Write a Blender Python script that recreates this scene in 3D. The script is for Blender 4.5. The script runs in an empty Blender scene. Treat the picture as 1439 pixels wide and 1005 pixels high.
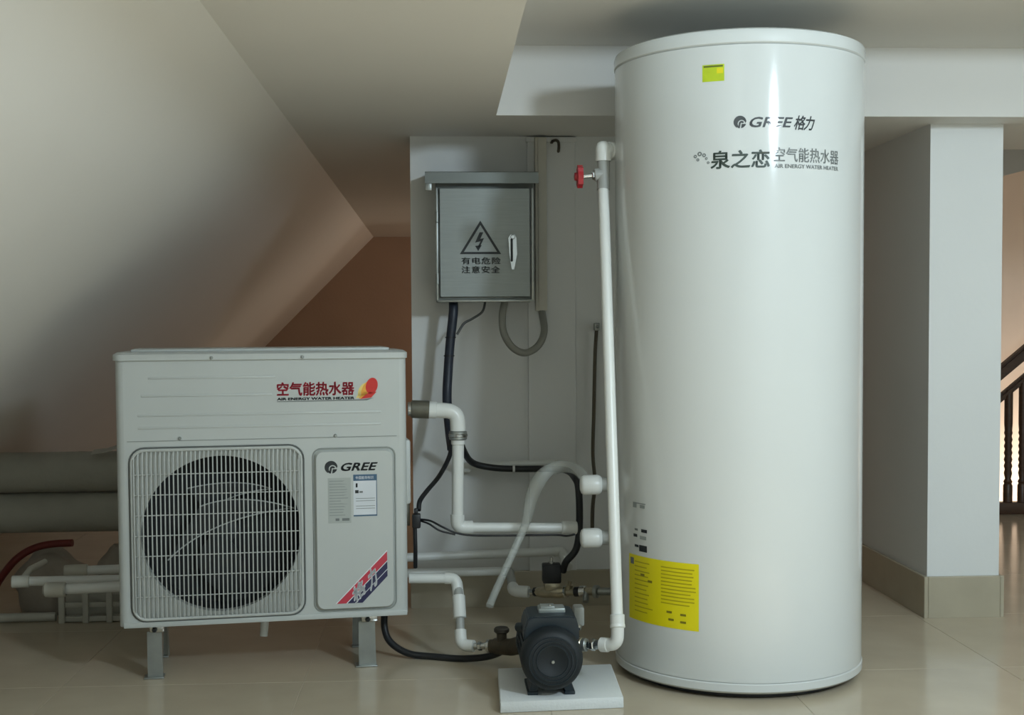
import bpy, bmesh, math, random
from mathutils import Vector, Matrix
random.seed(7)
S = bpy.context.scene
COL = S.collection
PI = math.pi

# ---------------------------------------------------------------- camera
cam_d = bpy.data.cameras.new('camera')
cam = bpy.data.objects.new('camera', cam_d)
COL.objects.link(cam)
F_PX, PP_Y = 1800.0, 538.0
cam_d.sensor_fit = 'HORIZONTAL'
cam_d.sensor_width = 36.0
cam_d.lens = 36.0 * F_PX / 1439.0
cam_d.shift_y = (PP_Y - 502.5) / 1439.0
cam_d.clip_start = 0.02
yaw, pitch, roll = math.radians(3.2), math.radians(2.5), math.radians(0.35)
fw = Vector((math.sin(yaw) * math.cos(pitch), math.cos(yaw) * math.cos(pitch), -math.sin(pitch)))
r0 = Vector((math.cos(yaw), -math.sin(yaw), 0))
u0 = r0.cross(fw)
rv = r0 * math.cos(roll) - u0 * math.sin(roll)
uv = u0 * math.cos(roll) + r0 * math.sin(roll)
M = Matrix((rv, uv, -fw)).transposed().to_4x4()
M.translation = Vector((0, 0, 1.0))
cam.matrix_world = M
S.camera = cam

# ---------------------------------------------------------------- world, light, exposure
w = bpy.data.worlds.new('world')
S.world = w
w.use_nodes = True
w.node_tree.nodes['Background'].inputs[0].default_value = (0.9, 0.95, 1.0, 1)
w.node_tree.nodes['Background'].inputs[1].default_value = 0.02
S.view_settings.view_transform = 'Standard'
S.view_settings.look = 'None'
S.view_settings.gamma = 1.0
S.view_settings.use_curve_mapping = False
S.view_settings.exposure = 0.0

def lamp(name, kind, loc, power, color, size):
    d = bpy.data.lights.new(name, kind)
    d.energy = power
    d.color = color
    if kind == 'AREA':
        d.shape = 'DISK'; d.size = size
    else:
        d.shadow_soft_size = size
    o = bpy.data.objects.new(name, d)
    COL.objects.link(o)
    o.location = loc
    return o

lamp('room_lamp', 'POINT', (1.79, 0.65, 1.98), 172, (0.72, 0.88, 1.0), 0.15)
bounce_spot = lamp('added_bounce_spot', 'SPOT', (1.5, 1.4, 2.66), 760, (0.88, 0.94, 1.0), 0.06)  # added spot, assumed out of view, to strengthen light bounced off the floor
bounce_spot.data.spot_size = math.radians(46)
bounce_spot.data.spot_blend = 0.5
bounce_spot.rotation_euler = Vector((-0.62, 0.46, -2.66)).to_track_quat('-Z', 'Y').to_euler()
lamp('stair_lamp', 'POINT', (3.7, 7.0, -0.3), 60, (1.0, 0.84, 0.70), 0.15)
lamp('recess_fill', 'POINT', (1.3, 8.9, 1.35), 12, (1.0, 0.80, 0.66), 0.15)  # added hidden warm fill that brightens the recess, no known lamp

# ---------------------------------------------------------------- materials
def srgb(c):
    if isinstance(c, str):
        c = [int(c[i:i + 2], 16) / 255 for i in (0, 2, 4)]
    return tuple(v / 12.92 if v <= 0.04045 else ((v + 0.055) / 1.055) ** 2.4 for v in c)

MATS = {}
def mat(name, color, rough=0.5, metal=0.0, var=0.06, scale=6.0, bump=0.0, bscale=60.0, alpha=1.0, coat=0.0, stretch=None):
    if name in MATS:
        return MATS[name]
    m = bpy.data.materials.new(name)
    m.use_nodes = True
    nt = m.node_tree
    b = nt.nodes['Principled BSDF']
    c = srgb(color)
    tc = nt.nodes.new('ShaderNodeTexCoord')
    mp = nt.nodes.new('ShaderNodeMapping')
    if stretch:
        mp.inputs['Scale'].default_value = stretch
    nt.links.new(tc.outputs['Object'], mp.inputs[0])
    n = nt.nodes.new('ShaderNodeTexNoise')
    n.inputs['Scale'].default_value = scale
    n.inputs['Detail'].default_value = 4
    nt.links.new(mp.outputs[0], n.inputs['Vector'])
    r = nt.nodes.new('ShaderNodeValToRGB')
    r.color_ramp.elements[0].position = 0.3
    r.color_ramp.elements[1].position = 0.7
    r.color_ramp.elements[0].color = tuple(v * (1 - var) for v in c) + (1,)
    r.color_ramp.elements[1].color = tuple(min(1, v * (1 + var)) for v in c) + (1,)
    nt.links.new(n.outputs['Fac'], r.inputs[0])
    nt.links.new(r.outputs[0], b.inputs['Base Color'])
    b.inputs['Roughness'].default_value = rough
    b.inputs['Metallic'].default_value = metal
    b.inputs['Alpha'].default_value = alpha
    b.inputs['Coat Weight'].default_value = coat
    b.inputs['Coat Roughness'].default_value = 0.08
    if bump:
        n2 = nt.nodes.new('ShaderNodeTexNoise')
        n2.inputs['Scale'].default_value = bscale
        n2.inputs['Detail'].default_value = 5
        nt.links.new(mp.outputs[0], n2.inputs['Vector'])
        bp = nt.nodes.new('ShaderNodeBump')
        bp.inputs['Strength'].default_value = bump
        bp.inputs['Distance'].default_value = 0.01
        nt.links.new(n2.outputs['Fac'], bp.inputs['Height'])
        nt.links.new(bp.outputs[0], b.inputs['Normal'])
    MATS[name] = m
    return m

paint = mat('wall_paint', 'dcddda', 0.7, var=0.015, scale=2.5, bump=0.05, bscale=40)
ceilp = mat('ceiling_paint', 'd9d7d1', 0.75, var=0.015, scale=1.5, bump=0.04, bscale=30)
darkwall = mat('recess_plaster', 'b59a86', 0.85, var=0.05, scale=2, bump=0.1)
tilem = mat('floor_tile', 'c1b49d', 0.16, var=0.05, scale=5, bump=0.01, bscale=8)
grout = mat('grout', 'bdb29d', 0.6)
skirt = mat('skirting_tile', 'ada48f', 0.22, var=0.05, scale=7)
white_steel = mat('white_coated_steel', 'bec2be', 0.4, var=0.02, scale=4)
tank_white = mat('tank_enamel', 'd0d3d0', 0.5, var=0.01, scale=2, coat=0.9)
tank_white.node_tree.nodes['Principled BSDF'].inputs['Specular IOR Level'].default_value = 0.25
tank_white.node_tree.nodes['Principled BSDF'].inputs['Coat Roughness'].default_value = 0.10
grille_m = mat('grille_wire', 'bcbfba', 0.45)
cavity = mat('fan_cavity', '26282a', 0.7)
bladem = mat('fan_blade', '34373a', 0.5)
glint_m = mat('fan_blade_glint', 'b4b9b7', 0.4)  # pale colour stands in for reflections along the fan blades
galv = mat('galvanised_steel', '9da19d', 0.38, metal=0.75, var=0.1, scale=18)
chrome = mat('bright_metal', 'c8cac8', 0.18, metal=1.0, var=0.05)
boxsteel = mat('brushed_stainless', '8c918e', 0.42, metal=0.55, var=0.05, scale=10, stretch=(1, 1, 18))
pvc = mat('white_plastic_pipe', 'dcded9', 0.3, var=0.015)
pvc_grey = mat('grey_plastic_pipe', '9ea09b', 0.4)
brass = mat('dull_brass', 'b3aa92', 0.3, metal=0.8, var=0.2, scale=40)
greyfit = mat('grey_fitting', '6c6a5e', 0.42, metal=0.5, var=0.15, scale=30)
black = mat('black_rubber', '1b1d20', 0.45, var=0.1)
bluish = mat('dark_cable_sleeve', '232a36', 0.45, var=0.15, scale=40)
hosem = mat('clear_hose', 'c9cdc6', 0.25, alpha=0.34)
conduitm = mat('grey_conduit', '8f8f86', 0.5)
trunkm = mat('trunking_plastic', 'c5c2b5', 0.5)
motor_m = mat('motor_paint', '15232a', 0.45, var=0.1, scale=25)
motor_d = mat('motor_dark', '0f181d', 0.6, var=0.1)
bronze = mat('pump_cast_iron', '4a4234', 0.55, metal=0.3, var=0.25, scale=35)
foam = mat('white_foam', 'd9dcda', 0.7, var=0.03, bump=0.15, bscale=150)
redp = mat('red_plastic', 'a8222c', 0.4)
dred = mat('dark_red_hose', '661f18', 0.5, var=0.2)
ink = mat('black_print', '23282a', 0.6)
tank_ink = mat('glossy_black_print', '23282a', 0.5, coat=0.9)
tank_grey = mat('glossy_grey_print', '7b807e', 0.5, coat=0.9)
greyink = mat('grey_print', '6f7472', 0.5)
greenink = mat('green_black_print', '2c3d36', 0.5, coat=0.9)
faintink = mat('faded_print', '8d9390', 0.5)
redink = mat('red_print', 'b4283a', 0.45)
yellowp = mat('yellow_sticker', 'e2d50e', 0.4, var=0.05)
limep = mat('lime_sticker', 'b9cc1f', 0.45, var=0.08, scale=30)
yellowtxt = mat('yellow_sticker_print', 'b0a20a', 0.45)
paper = mat('white_label', 'd5dade', 0.4)
bluep = mat('blue_label_band', '41617c', 0.4)
navyp = mat('navy_print', '27284f', 0.4)
redband = mat('red_band', 'c43a4c', 0.4)
orangep = mat('orange_print', 'e8a63c', 0.45)
whitep = mat('white_print', 'e6e8ea', 0.5)
wood = mat('dark_wood', '4d3626', 0.4, var=0.2, scale=20, stretch=(1, 1, 6))
stairwall = mat('stairwell_paint', 'e9d9c8', 0.7, var=0.02)
oldgrey = mat('insulation_grey', 'a9a79a', 0.8, var=0.08, scale=8, bump=0.2)
dustypvc = mat('dusty_plastic_pipe', 'b9b7aa', 0.45, var=0.06, scale=15)
sack = mat('dusty_sack', '9a9184', 0.85, var=0.15, scale=9, bump=0.3, bscale=25)
darkstone = mat('dusty_plaster_lump', '55524a', 0.9, var=0.2, scale=14, bump=0.4)

# ---------------------------------------------------------------- mesh helpers
WM = {}
def _wm(o):
    return WM.get(o.name, Matrix.Identity(4))

def link_mesh(name, bm, m, parent=None, smooth=True, world=False, auto=40):
    if parent is not None and world:
        bm.transform(_wm(parent).inverted())
    bmesh.ops.recalc_face_normals(bm, faces=bm.faces[:])
    me = bpy.data.meshes.new(name)
    if smooth:
        for f in bm.faces:
            f.smooth = True
        lim = math.radians(auto)
        for e in bm.edges:
            if len(e.link_faces) == 2:
                if e.link_faces[0].normal.angle(e.link_faces[1].normal, 0) > lim:
                    e.smooth = False
    bm.to_mesh(me)
    bm.free()
    me.materials.append(m)
    o = bpy.data.objects.new(name, me)
    COL.objects.link(o)
    if parent is not None:
        o.parent = parent
        WM[o.name] = _wm(parent)
    return o

def thing(name, label, cat, loc, rotz=0.0, group=None):
    o = bpy.data.objects.new(name, None)
    COL.objects.link(o)
    o.empty_display_size = 0.05
    o.location = loc
    o.rotation_euler = (0, 0, rotz)
    WM[o.name] = Matrix.Translation(Vector(loc)) @ Matrix.Rotation(rotz, 4, 'Z')
    return tag(o, label, cat, group)

def tag(o, label, cat, group=None):
    o['label'] = label
    o['category'] = cat
    if group:
        o['group'] = group
    return o

def struct(name, bm, m, parent=None, label=None, smooth=False):
    o = link_mesh(name, bm, m, parent, smooth)
    if parent is None:
        o['kind'] = 'structure'
        if label:
            o['label'] = label
            o['category'] = name.split('_')[0]
    return o

def B():
    return bmesh.new()

def box(bm, x0, x1, y0, y1, z0, z1, bev=0.0, seg=2):
    r = bmesh.ops.create_cube(bm, size=1.0)
    for v in r['verts']:
        v.co = Vector((x0 + (x1 - x0) * (v.co.x + .5), y0 + (y1 - y0) * (v.co.y + .5), z0 + (z1 - z0) * (v.co.z + .5)))
    if bev:
        es = list({e for v in r['verts'] for e in v.link_edges})
        bmesh.ops.bevel(bm, geom=es, offset=bev, segments=seg, affect='EDGES', profile=0.5)
    return bm

def prism(bm, pts, axis, a0, a1):
    """polygon pts extruded along axis ('x','y','z') from a0 to a1; pts in the other two coords in order"""
    def mk(p, a):
        if axis == 'y': return (p[0], a, p[1])
        if axis == 'x': return (a, p[0], p[1])
        return (p[0], p[1], a)
    lo = [bm.verts.new(mk(p, a0)) for p in pts]
    hi = [bm.verts.new(mk(p, a1)) for p in pts]
    n = len(pts)
    bm.faces.new(lo); bm.faces.new(hi)
    for i in range(n):
        bm.faces.new((lo[i], lo[(i + 1) % n], hi[(i + 1) % n], hi[i]))
    return bm

def catmull(pts, n=8):
    P = [Vector(p) for p in pts]
    P = [P[0] * 2 - P[1]] + P + [P[-1] * 2 - P[-2]]
    out = []
    for i in range(1, len(P) - 2):
        for k in range(n):
            t = k / n
            a, b, c, d = P[i - 1], P[i], P[i + 1], P[i + 2]
            out.append(0.5 * ((2 * b) + (c - a) * t + (2 * a - 5 * b + 4 * c - d) * t * t + (3 * b - a - 3 * c + d) * t ** 3))
    out.append(P[-2])
    return out

def fillet(pts, r, n=6):
    P = [Vector(p) for p in pts]
    out = [P[0]]
    for i in range(1, len(P) - 1):
        a, b, c = P[i - 1], P[i], P[i + 1]
        d1 = min(r, (a - b).length * .49); d2 = min(r, (c - b).length * .49)
        p = b + (a - b).normalized() * d1; q = b + (c - b).normalized() * d2
        for k in range(n + 1):
            t = k / n
            out.append(p * (1 - t) ** 2 + b * 2 * t * (1 - t) + q * t * t)
    out.append(P[-1])
    return out

def tube(bm, path, r, seg=12, cap=True):
    P = [Vector(p) for p in path]
    n = len(P)
    rad = r if isinstance(r, (list, tuple)) else [r] * n
    t0 = (P[1] - P[0]).normalized()
    up = Vector((0, 0, 1)) if abs(t0.z) < .9 else Vector((1, 0, 0))
    nrm = (up - t0 * up.dot(t0)).normalized()
    rings = []
    for i in range(n):
        t = (P[min(i + 1, n - 1)] - P[max(i - 1, 0)])
        t = t.normalized() if t.length > 1e-9 else t0
        nrm = (nrm - t * nrm.dot(t)).normalized()
        bn = t.cross(nrm)
        rings.append([bm.verts.new(P[i] + (nrm * math.cos(2 * PI * k / seg) + bn * math.sin(2 * PI * k / seg)) * rad[i]) for k in range(seg)])
    for i in range(n - 1):
        for k in range(seg):
            bm.faces.new((rings[i][k], rings[i][(k + 1) % seg], rings[i + 1][(k + 1) % seg], rings[i + 1][k]))
    if cap:
        bm.faces.new(rings[0]); bm.faces.new(rings[-1])
    return bm

def cyl(bm, a, b, r, seg=20, bev=0.0):
    a, b = Vector(a), Vector(b)
    d = (b - a); L = d.length; d.normalize()
    if bev:
        return tube(bm, [a, a + d * bev, a + d * bev * 1.001, b - d * bev * 1.001, b - d * bev, b], [r - bev, r, r, r, r, r - bev], seg)
    return tube(bm, [a, b], r, seg)

def lathe(bm, prof, c=(0, 0, 0), seg=48, axis='z'):
    rings = []
    for (r, h) in prof:
        ring = []
        if r < 1e-6:
            p = (0, 0, h)
            ring = [p]
        else:
            ring = [(r * math.cos(2 * PI * k / seg), r * math.sin(2 * PI * k / seg), h) for k in range(seg)]
        if axis == 'y':
            ring = [(p[0], p[2], p[1]) for p in ring]
        if axis == 'x':
            ring = [(p[2], p[0], p[1]) for p in ring]
        rings.append([bm.verts.new((p[0] + c[0], p[1] + c[1], p[2] + c[2])) for p in ring])
    for i in range(len(rings) - 1):
        a, b = rings[i], rings[i + 1]
        for k in range(seg):
            k2 = (k + 1) % seg
            if len(a) == 1 and len(b) == 1: continue
            if len(a) == 1: bm.faces.new((a[0], b[k], b[k2]))
            elif len(b) == 1: bm.faces.new((a[k], a[k2], b[0]))
            else: bm.faces.new((a[k], a[k2], b[k2], b[k]))
    return bm

def rrect(x0, x1, z0, z1, r, n=6):
    out = []
    for cx, cz, a0 in ((x1 - r, z1 - r, 0), (x0 + r, z1 - r, 90), (x0 + r, z0 + r, 180), (x1 - r, z0 + r, 270)):
        for k in range(n + 1):
            a = math.radians(a0 + 90 * k / n)
            out.append((cx + r * math.cos(a), cz + r * math.sin(a)))
    return out

def raised(bm, pts, y_base, y_front, inset):
    """pad standing proud of a plane: outline pts at y_base, inset outline at y_front"""
    cx = sum(p[0] for p in pts) / len(pts); cz = sum(p[1] for p in pts) / len(pts)
    hx = max(p[0] for p in pts) - cx; hz = max(p[1] for p in pts) - cz
    q = [(cx + (p[0] - cx) * (1 - inset / hx), cz + (p[1] - cz) * (1 - inset / hz)) for p in pts]
    a = [bm.verts.new((p[0], y_base, p[1])) for p in pts]
    b = [bm.verts.new((p[0], y_front, p[1])) for p in q]
    n = len(pts)
    for i in range(n):
        bm.faces.new((a[i], a[(i + 1) % n], b[(i + 1) % n], b[i]))
    bm.faces.new(b); bm.faces.new(a)
    return bm

def text_bm(body, x0, x1, z0, z1, y, shear=0.0, bold=0.0, space=1.0):
    """lettering fitted into the box x0..x1, z0..z1 of a plane facing -Y at depth y"""
    c = bpy.data.curves.new('lettering', 'FONT')
    c.body = body
    c.shear = shear
    c.space_character = space
    c.resolution_u = 3
    o = bpy.data.objects.new('lettering', c)
    COL.objects.link(o)
    dg = bpy.context.evaluated_depsgraph_get()
    me = bpy.data.meshes.new_from_object(o.evaluated_get(dg))
    bpy.data.objects.remove(o); bpy.data.curves.remove(c)
    bm = bmesh.new(); bm.from_mesh(me); bpy.data.meshes.remove(me)
    if bold:
        src = bm.copy()
        tmp = bpy.data.meshes.new('tmp')
        for (dx, dy) in ((bold, 0), (-bold, 0), (0, bold), (0, -bold), (bold, bold), (-bold, -bold)):
            src.to_mesh(tmp)
            tmp.transform(Matrix.Translation((dx, dy, 0)))
            bm.from_mesh(tmp)
        src.free(); bpy.data.meshes.remove(tmp)
    xs = [v.co.x for v in bm.verts]; ys = [v.co.y for v in bm.verts]
    ax, bx_, ay, by = min(xs), max(xs), min(ys), max(ys)
    for v in bm.verts:
        v.co = Vector((x0 + (v.co.x - ax) / (bx_ - ax) * (x1 - x0), y, z0 + (v.co.y - ay) / (by - ay) * (z1 - z0)))
    return bm

def flat(bm, pts, y):
    bm.faces.new([bm.verts.new((p[0], y, p[1])) for p in pts])
    return bm

def gridrect(bm, x0, x1, z0, z1, y, n=12):
    vs = [[bm.verts.new((x0 + (x1 - x0) * i / n, y, z)) for z in (z0, z1)] for i in range(n + 1)]
    for i in range(n):
        bm.faces.new((vs[i][0], vs[i + 1][0], vs[i + 1][1], vs[i][1]))
    return bm

def wrap(bm, R, off, cx, cy, th0):
    """bend a flat decal (x = arc length, z) round a vertical cylinder"""
    for v in bm.verts:
        a = th0 + v.co.x / R
        v.co = Vector((cx + (R + off) * math.cos(a), cy + (R + off) * math.sin(a), v.co.z))
    return bm

def emblem(bm, cx, cz, r, y):
    """round emblem: thick arch closing to the right with an inner hook"""
    n = 28
    ox, oz = r * .24, -r * .26                     # the inner circle sits low and right
    def strip(pa, pb):
        va = [bm.verts.new((cx + p[0], y, cz + p[1])) for p in pa]
        vb = [bm.verts.new((cx + p[0], y, cz + p[1])) for p in pb]
        for k in range(len(pa) - 1):
            bm.faces.new((va[k], va[k + 1], vb[k + 1], vb[k]))
    A = [math.radians(238 - 232 * k / n) for k in range(n + 1)]
    strip([(r * math.cos(t), r * math.sin(t)) for t in A], [(ox + r * .60 * math.cos(t), oz + r * .60 * math.sin(t)) for t in A])
    A = [math.radians(196 - 170 * k / n) for k in range(n + 1)]
    strip([(ox + r * .44 * math.cos(t), oz + r * .44 * math.sin(t)) for t in A], [(ox + r * .14 * math.cos(t), oz + r * .14 * math.sin(t)) for t in A])
    for q in ([(-.20, -.32), (.10, -.32), (-.04, -.98), (-.34, -.92)], [(.26, -.30), (.94, -.30), (.80, -.60), (.50, -.86), (.16, -.98)]):
        flat(bm, [(cx + a * r, cz + b * r) for a, b in q], y)
    return bm

# ================================================================ the setting
DZ, TZ = 1.672, 1.893          # low ceiling, tray ceiling
XC = -0.486                    # crease between slope and flat ceiling
YF = 9.57                      # far wall
bm = B()
box(bm, -2.6, 4.9, -2.2, 6.62, -0.12, -0.0012)
box(bm, -2.6, 1.9, 6.62, 9.8, -0.12, -0.0012)
floor = struct('floor', bm, grout, label='polished beige tiled attic floor')
T = 0.672
xs0 = -1.065 - 2 * T; ys0 = 3.61 - 9 * T
tile_me = {}
for i in range(11):
    for j in range(18):
        x0 = xs0 + i * T; y0 = ys0 + j * T
        x1 = min(x0 + T, 4.88); y1 = y0 + T
        if x1 - x0 < .05 or y0 > YF: continue
        if x0 > 1.6 and y0 > 6.3: continue
        key = (round(x1 - x0, 3),)
        if key not in tile_me:
            b = B()
            box(b, 0.0007, x1 - x0 - .0007, .0007, T - .0007, -.009, 0.0, bev=.0006, seg=1)
            bmesh.ops.recalc_face_normals(b, faces=b.faces[:])
            me = bpy.data.meshes.new('tile'); b.to_mesh(me); b.free(); me.materials.append(tilem)
            tile_me[key] = me
        o = bpy.data.objects.new('tile', tile_me[key]); COL.objects.link(o)
        o.location = (x0, y0, 0); o.parent = floor

HZ = 2.7
bm = B()
box(bm, XC, 0.184, -2.2, YF + .1, DZ, HZ)
box(bm, 0.184, 1.9, 4.1, YF + .1, DZ, HZ)
box(bm, 1.9, 4.9, 4.1, 4.86, DZ, HZ)
box(bm, 0.184, 4.9, 3.45, 4.1, TZ, HZ)
struct('ceiling', bm, ceilp, label='pale plaster ceiling with a raised tray above the tank')
bm = B(); box(bm, 0.1, 4.9, -2.2, 3.5, HZ, HZ + .1)
struct('ceiling_room', bm, ceilp, label='higher ceiling of the room in front')
bm = B()
prism(bm, [(XC, DZ), (XC - 1.9, DZ - 1.9), (XC - 2.1, DZ - 1.9), (XC - .15, DZ + .05), (XC, DZ + .2)], 'y', -2.2, YF + .1)
struct('wall_left', bm, ceilp, label='sloping attic wall falling to the left')

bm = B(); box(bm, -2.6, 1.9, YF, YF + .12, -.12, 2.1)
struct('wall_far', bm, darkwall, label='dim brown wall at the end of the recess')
bm = B(); box(bm, -0.1, 1.15, 4.55, 4.75, -.01, DZ)
struct('wall_back', bm, paint, label='pale wall stub carrying the control box')
bm = B(); box(bm, 0.312, 0.482, 4.538, 4.56, -.005, DZ - .004, bev=.003)
box(bm, 0.308, 0.486, 4.530, 4.56, 1.650, DZ - .004, bev=.002)
struct('trim_1', bm, paint, label='shallow pilaster strip beside the control box')
bm = B(); box(bm, 1.65, 1.9, 4.247, 5.05, -.01, DZ)
struct('wall_right', bm, paint, label='square white pillar right of the tank')
bm = B(); box(bm, -0.112, 1.15, 4.534, 4.55, -.002, .128, bev=.003)
struct('baseboard_back', bm, skirt, label='beige tile skirting under the control box wall')
bm = B()
box(bm, 1.636, 1.65, 4.233, 5.06, -.002, .142, bev=.003)
box(bm, 1.65, 1.9, 4.233, 4.247, -.002, .142, bev=.003)
box(bm, 1.9, 1.914, 4.233, 5.06, -.002, .142, bev=.003)
struct('baseboard_right', bm, skirt, label='beige tile skirting around the white pillar')
bm = B(); prism(bm, [(1.9, 1.50), (4.9, 2.28), (4.9, 2.6), (1.9, 2.6)], 'y', 6.3, 6.42)
struct('trim_2', bm, paint, label='slanting dark soffit above the stair railing')
bm = B(); box(bm, 1.9, 4.9, 7.6, 7.7, -2.0, 3.0)
struct('wall_stair', bm, stairwall, label='warmly lit stairwell wall behind the railing')
bm = B(); box(bm, 1.9, 2.0, 7.6, 9.7, -.1, 2.1)
struct('wall_corridor', bm, stairwall, label='side wall at the back of the passage')
bm = B(); box(bm, 1.9, 4.9, 6.5, 7.7, -2.1, -2.0)
struct('floor_lower', bm, grout, label='landing floor far down the stairwell')
bm = B(); box(bm, 4.9, 5.0, -2.2, 7.7, -2.0, 3.0)
struct('wall_side', bm, paint, label='pale side wall of the attic room')
bm = B(); box(bm, -2.6, 4.9, -2.3, -2.2, -.1, 2.8)
struct('wall_front', bm, paint, label='pale wall at the near end of the attic')
bm = B(); box(bm, 1.9, 4.9, 4.95, 7.7, 2.6, 2.7)
struct('ceiling_stair', bm, ceilp, label='pale ceiling over the stairwell')

# ================================================================ hot water tank
TX, TY, TR = 0.862, 3.68, 0.353
tank = thing('water_tank', 'tall white cylindrical hot water tank beside the pillar', 'water tank', (TX, TY, 0))
bm = lathe(B(), [(0, .002), (.322, .002), (.322, .02), (0, .02)], seg=96)
link_mesh('foot_ring', bm, black, tank)
bm = lathe(B(), [(.335, .016), (.350, .018), (.3555, .024), (.3555, .043), (.352, .046), (.340, .046)], seg=96)
link_mesh('base_rim', bm, tank_white, tank)
bm = lathe(B(), [(.34, .044), (TR, .0475), (TR, 1.733), (.34, 1.736)], seg=128)
link_mesh('body', bm, tank_white, tank)
bm = lathe(B(), [(.34, 1.733), (.352, 1.735), (.3555, 1.739), (.3555, 1.762), (.352, 1.772), (.343, 1.777), (.30, 1.779), (0, 1.784)], seg=96)
link_mesh('top_cap', bm, tank_white, tank)

def decal(name, bm, m, parent, off, th0, label=None):
    wrap(bm, TR, off, 0, 0, math.radians(th0))
    o = link_mesh(name, bm, m, parent, smooth=False)
    if label: o['label'] = label
    return o
def arcx(a, th0):
    return math.radians(a - th0) * TR
st = decal('efficiency_sticker', gridrect(B(), arcx(-118.2, -113), arcx(-108.8, -113), 1.640, 1.684, 0), limep, tank, .0006, -113, 'small lime green sticker near the top')
decal('sticker_heading', gridrect(B(), arcx(-117.6, -113), arcx(-109.4, -113), 1.677, 1.6815, 0, 6), mat('olive_print', '5f6c1c', .5), st, .0010, -113)
decal('sticker_panel', gridrect(B(), arcx(-112.0, -113), arcx(-109.3, -113), 1.660, 1.674, 0, 4), yellowp, st, .0010, -113)
lg = decal('brand_emblem', emblem(B(), 0, 1.531, .0165, 0), tank_ink, tank, .0007, -102.2, 'dark round emblem')
decal('brand_lettering', text_bm('GREE', arcx(-98.2, -90), arcx(-79.4, -90), 1.5165, 1.5435, 0, .25, .02, 1.0), tank_ink, tank, .0007, -90, 'dark slanted lettering')
decal('script_lettering', text_bm('格力', arcx(-78.9, -74), arcx(-68.6, -74), 1.511, 1.549, 0, .35, .02, .82), tank_ink, tank, .0007, -74, 'dark script characters')
decal('series_lettering', text_bm('泉之恋', arcx(-114.6, -102), arcx(-89.6, -102), 1.411, 1.459, 0, 0, .022, 1.0), greenink, tank, .0007, -102, 'bold dark characters')
decal('product_lettering', text_bm('空气能热水器', arcx(-87.9, -71), arcx(-54.6, -71), 1.427, 1.465, 0, 0, .012, 1.0), tank_grey, tank, .0007, -71, 'grey characters')
decal('product_caption', text_bm('AIR ENERGY WATER HEATER', arcx(-87.6, -71), arcx(-54.8, -71), 1.411, 1.4215, 0, 0, .02, 1.0), tank_grey, tank, .0007, -71)
b = B()
for (dx, dz, r) in ((-.018, .010, .0045), (-.006, .016, .006), (.006, .012, .005), (.012, .003, .0035), (-.011, .001, .004), (.017, -.008, .0035)):
    n = 14
    o_ = [b.verts.new((dx + r * math.cos(2 * PI * k / n), 0, 1.437 + dz + r * math.sin(2 * PI * k / n))) for k in range(n)]
    i_ = [b.verts.new((dx + r * .45 * math.cos(2 * PI * k / n), 0, 1.437 + dz + r * .45 * math.sin(2 * PI * k / n))) for k in range(n)]
    for k in range(n): b.faces.new((o_[k], o_[(k + 1) % n], i_[(k + 1) % n], i_[k]))
decal('bubble_mark', b, greyink, tank, .0007, -118.4)
ws = decal('warning_sticker', gridrect(B(), arcx(-161, -138), arcx(-119.7, -138), .179, .361, 0, 24), yellowp, tank, .0006, -138, 'large yellow notice sticker with printed rows')
b = B()
rnd = random.Random(3)
for k in range(11):
    z = .345 - k * .0098
    gridrect(b, arcx(-138.5, -138), arcx(-121 - rnd.random() * 3, -138), z - .0034, z, 0, 10)
for k in range(12):
    z = .345 - k * .0125
    gridrect(b, arcx(-156 , -138), arcx(-143 - rnd.random() * 5, -138), z - .0030, z, 0, 6)
decal('sticker_text', b, yellowtxt, ws, .0011, -138)
for (a, z) in ((-134, .222), (-127, .219), (-133, .202), (-127, .199), (-145, .296), (-150, .31)):
    decal('sticker_stamp', gridrect(B(), arcx(a - 1.4, -138), arcx(a + 1.4, -138), z - .003, z + .003, 0, 3), mat('olive_dark', '7d7412', .5), ws, .0014, -138)
for (a0, a1, z0, z1, m) in ((-157.5, -148, .506, .509, faintink), (-157.5, -154.5, .494, .506, faintink), (-152, -148.5, .495, .504, faintink), (-156, -153.5, .430, .436, greyink), (-151, -147, .428, .437, ink), (-157, -154, .412, .420, ink), (-152, -147.5, .408, .418, faintink), (-156, -153, .384, .391, ink), (-152.5, -147, .374, .392, ink)):
    decal('serial_mark', gridrect(B(), arcx(a0, -152), arcx(a1, -152), z0, z1, 0, 3), m, tank, .0007, -152)
decal('serial_mark', gridrect(B(), arcx(-159.5, -152), arcx(-156.5, -152), .334, .352, 0, 3), greyink, tank, .0016, -152)

# ================================================================ air source unit
AC = thing('heat_pump_unit', 'white boxy outdoor heat pump unit with round fan grille on metal feet', 'heat pump', (-0.906, 3.62, 0), math.radians(7.86))
W_, ZB, ZT, DP = 0.815, 0.163, 0.912, 0.32
FC, FR = (0.285, 0.418), 0.222
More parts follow.
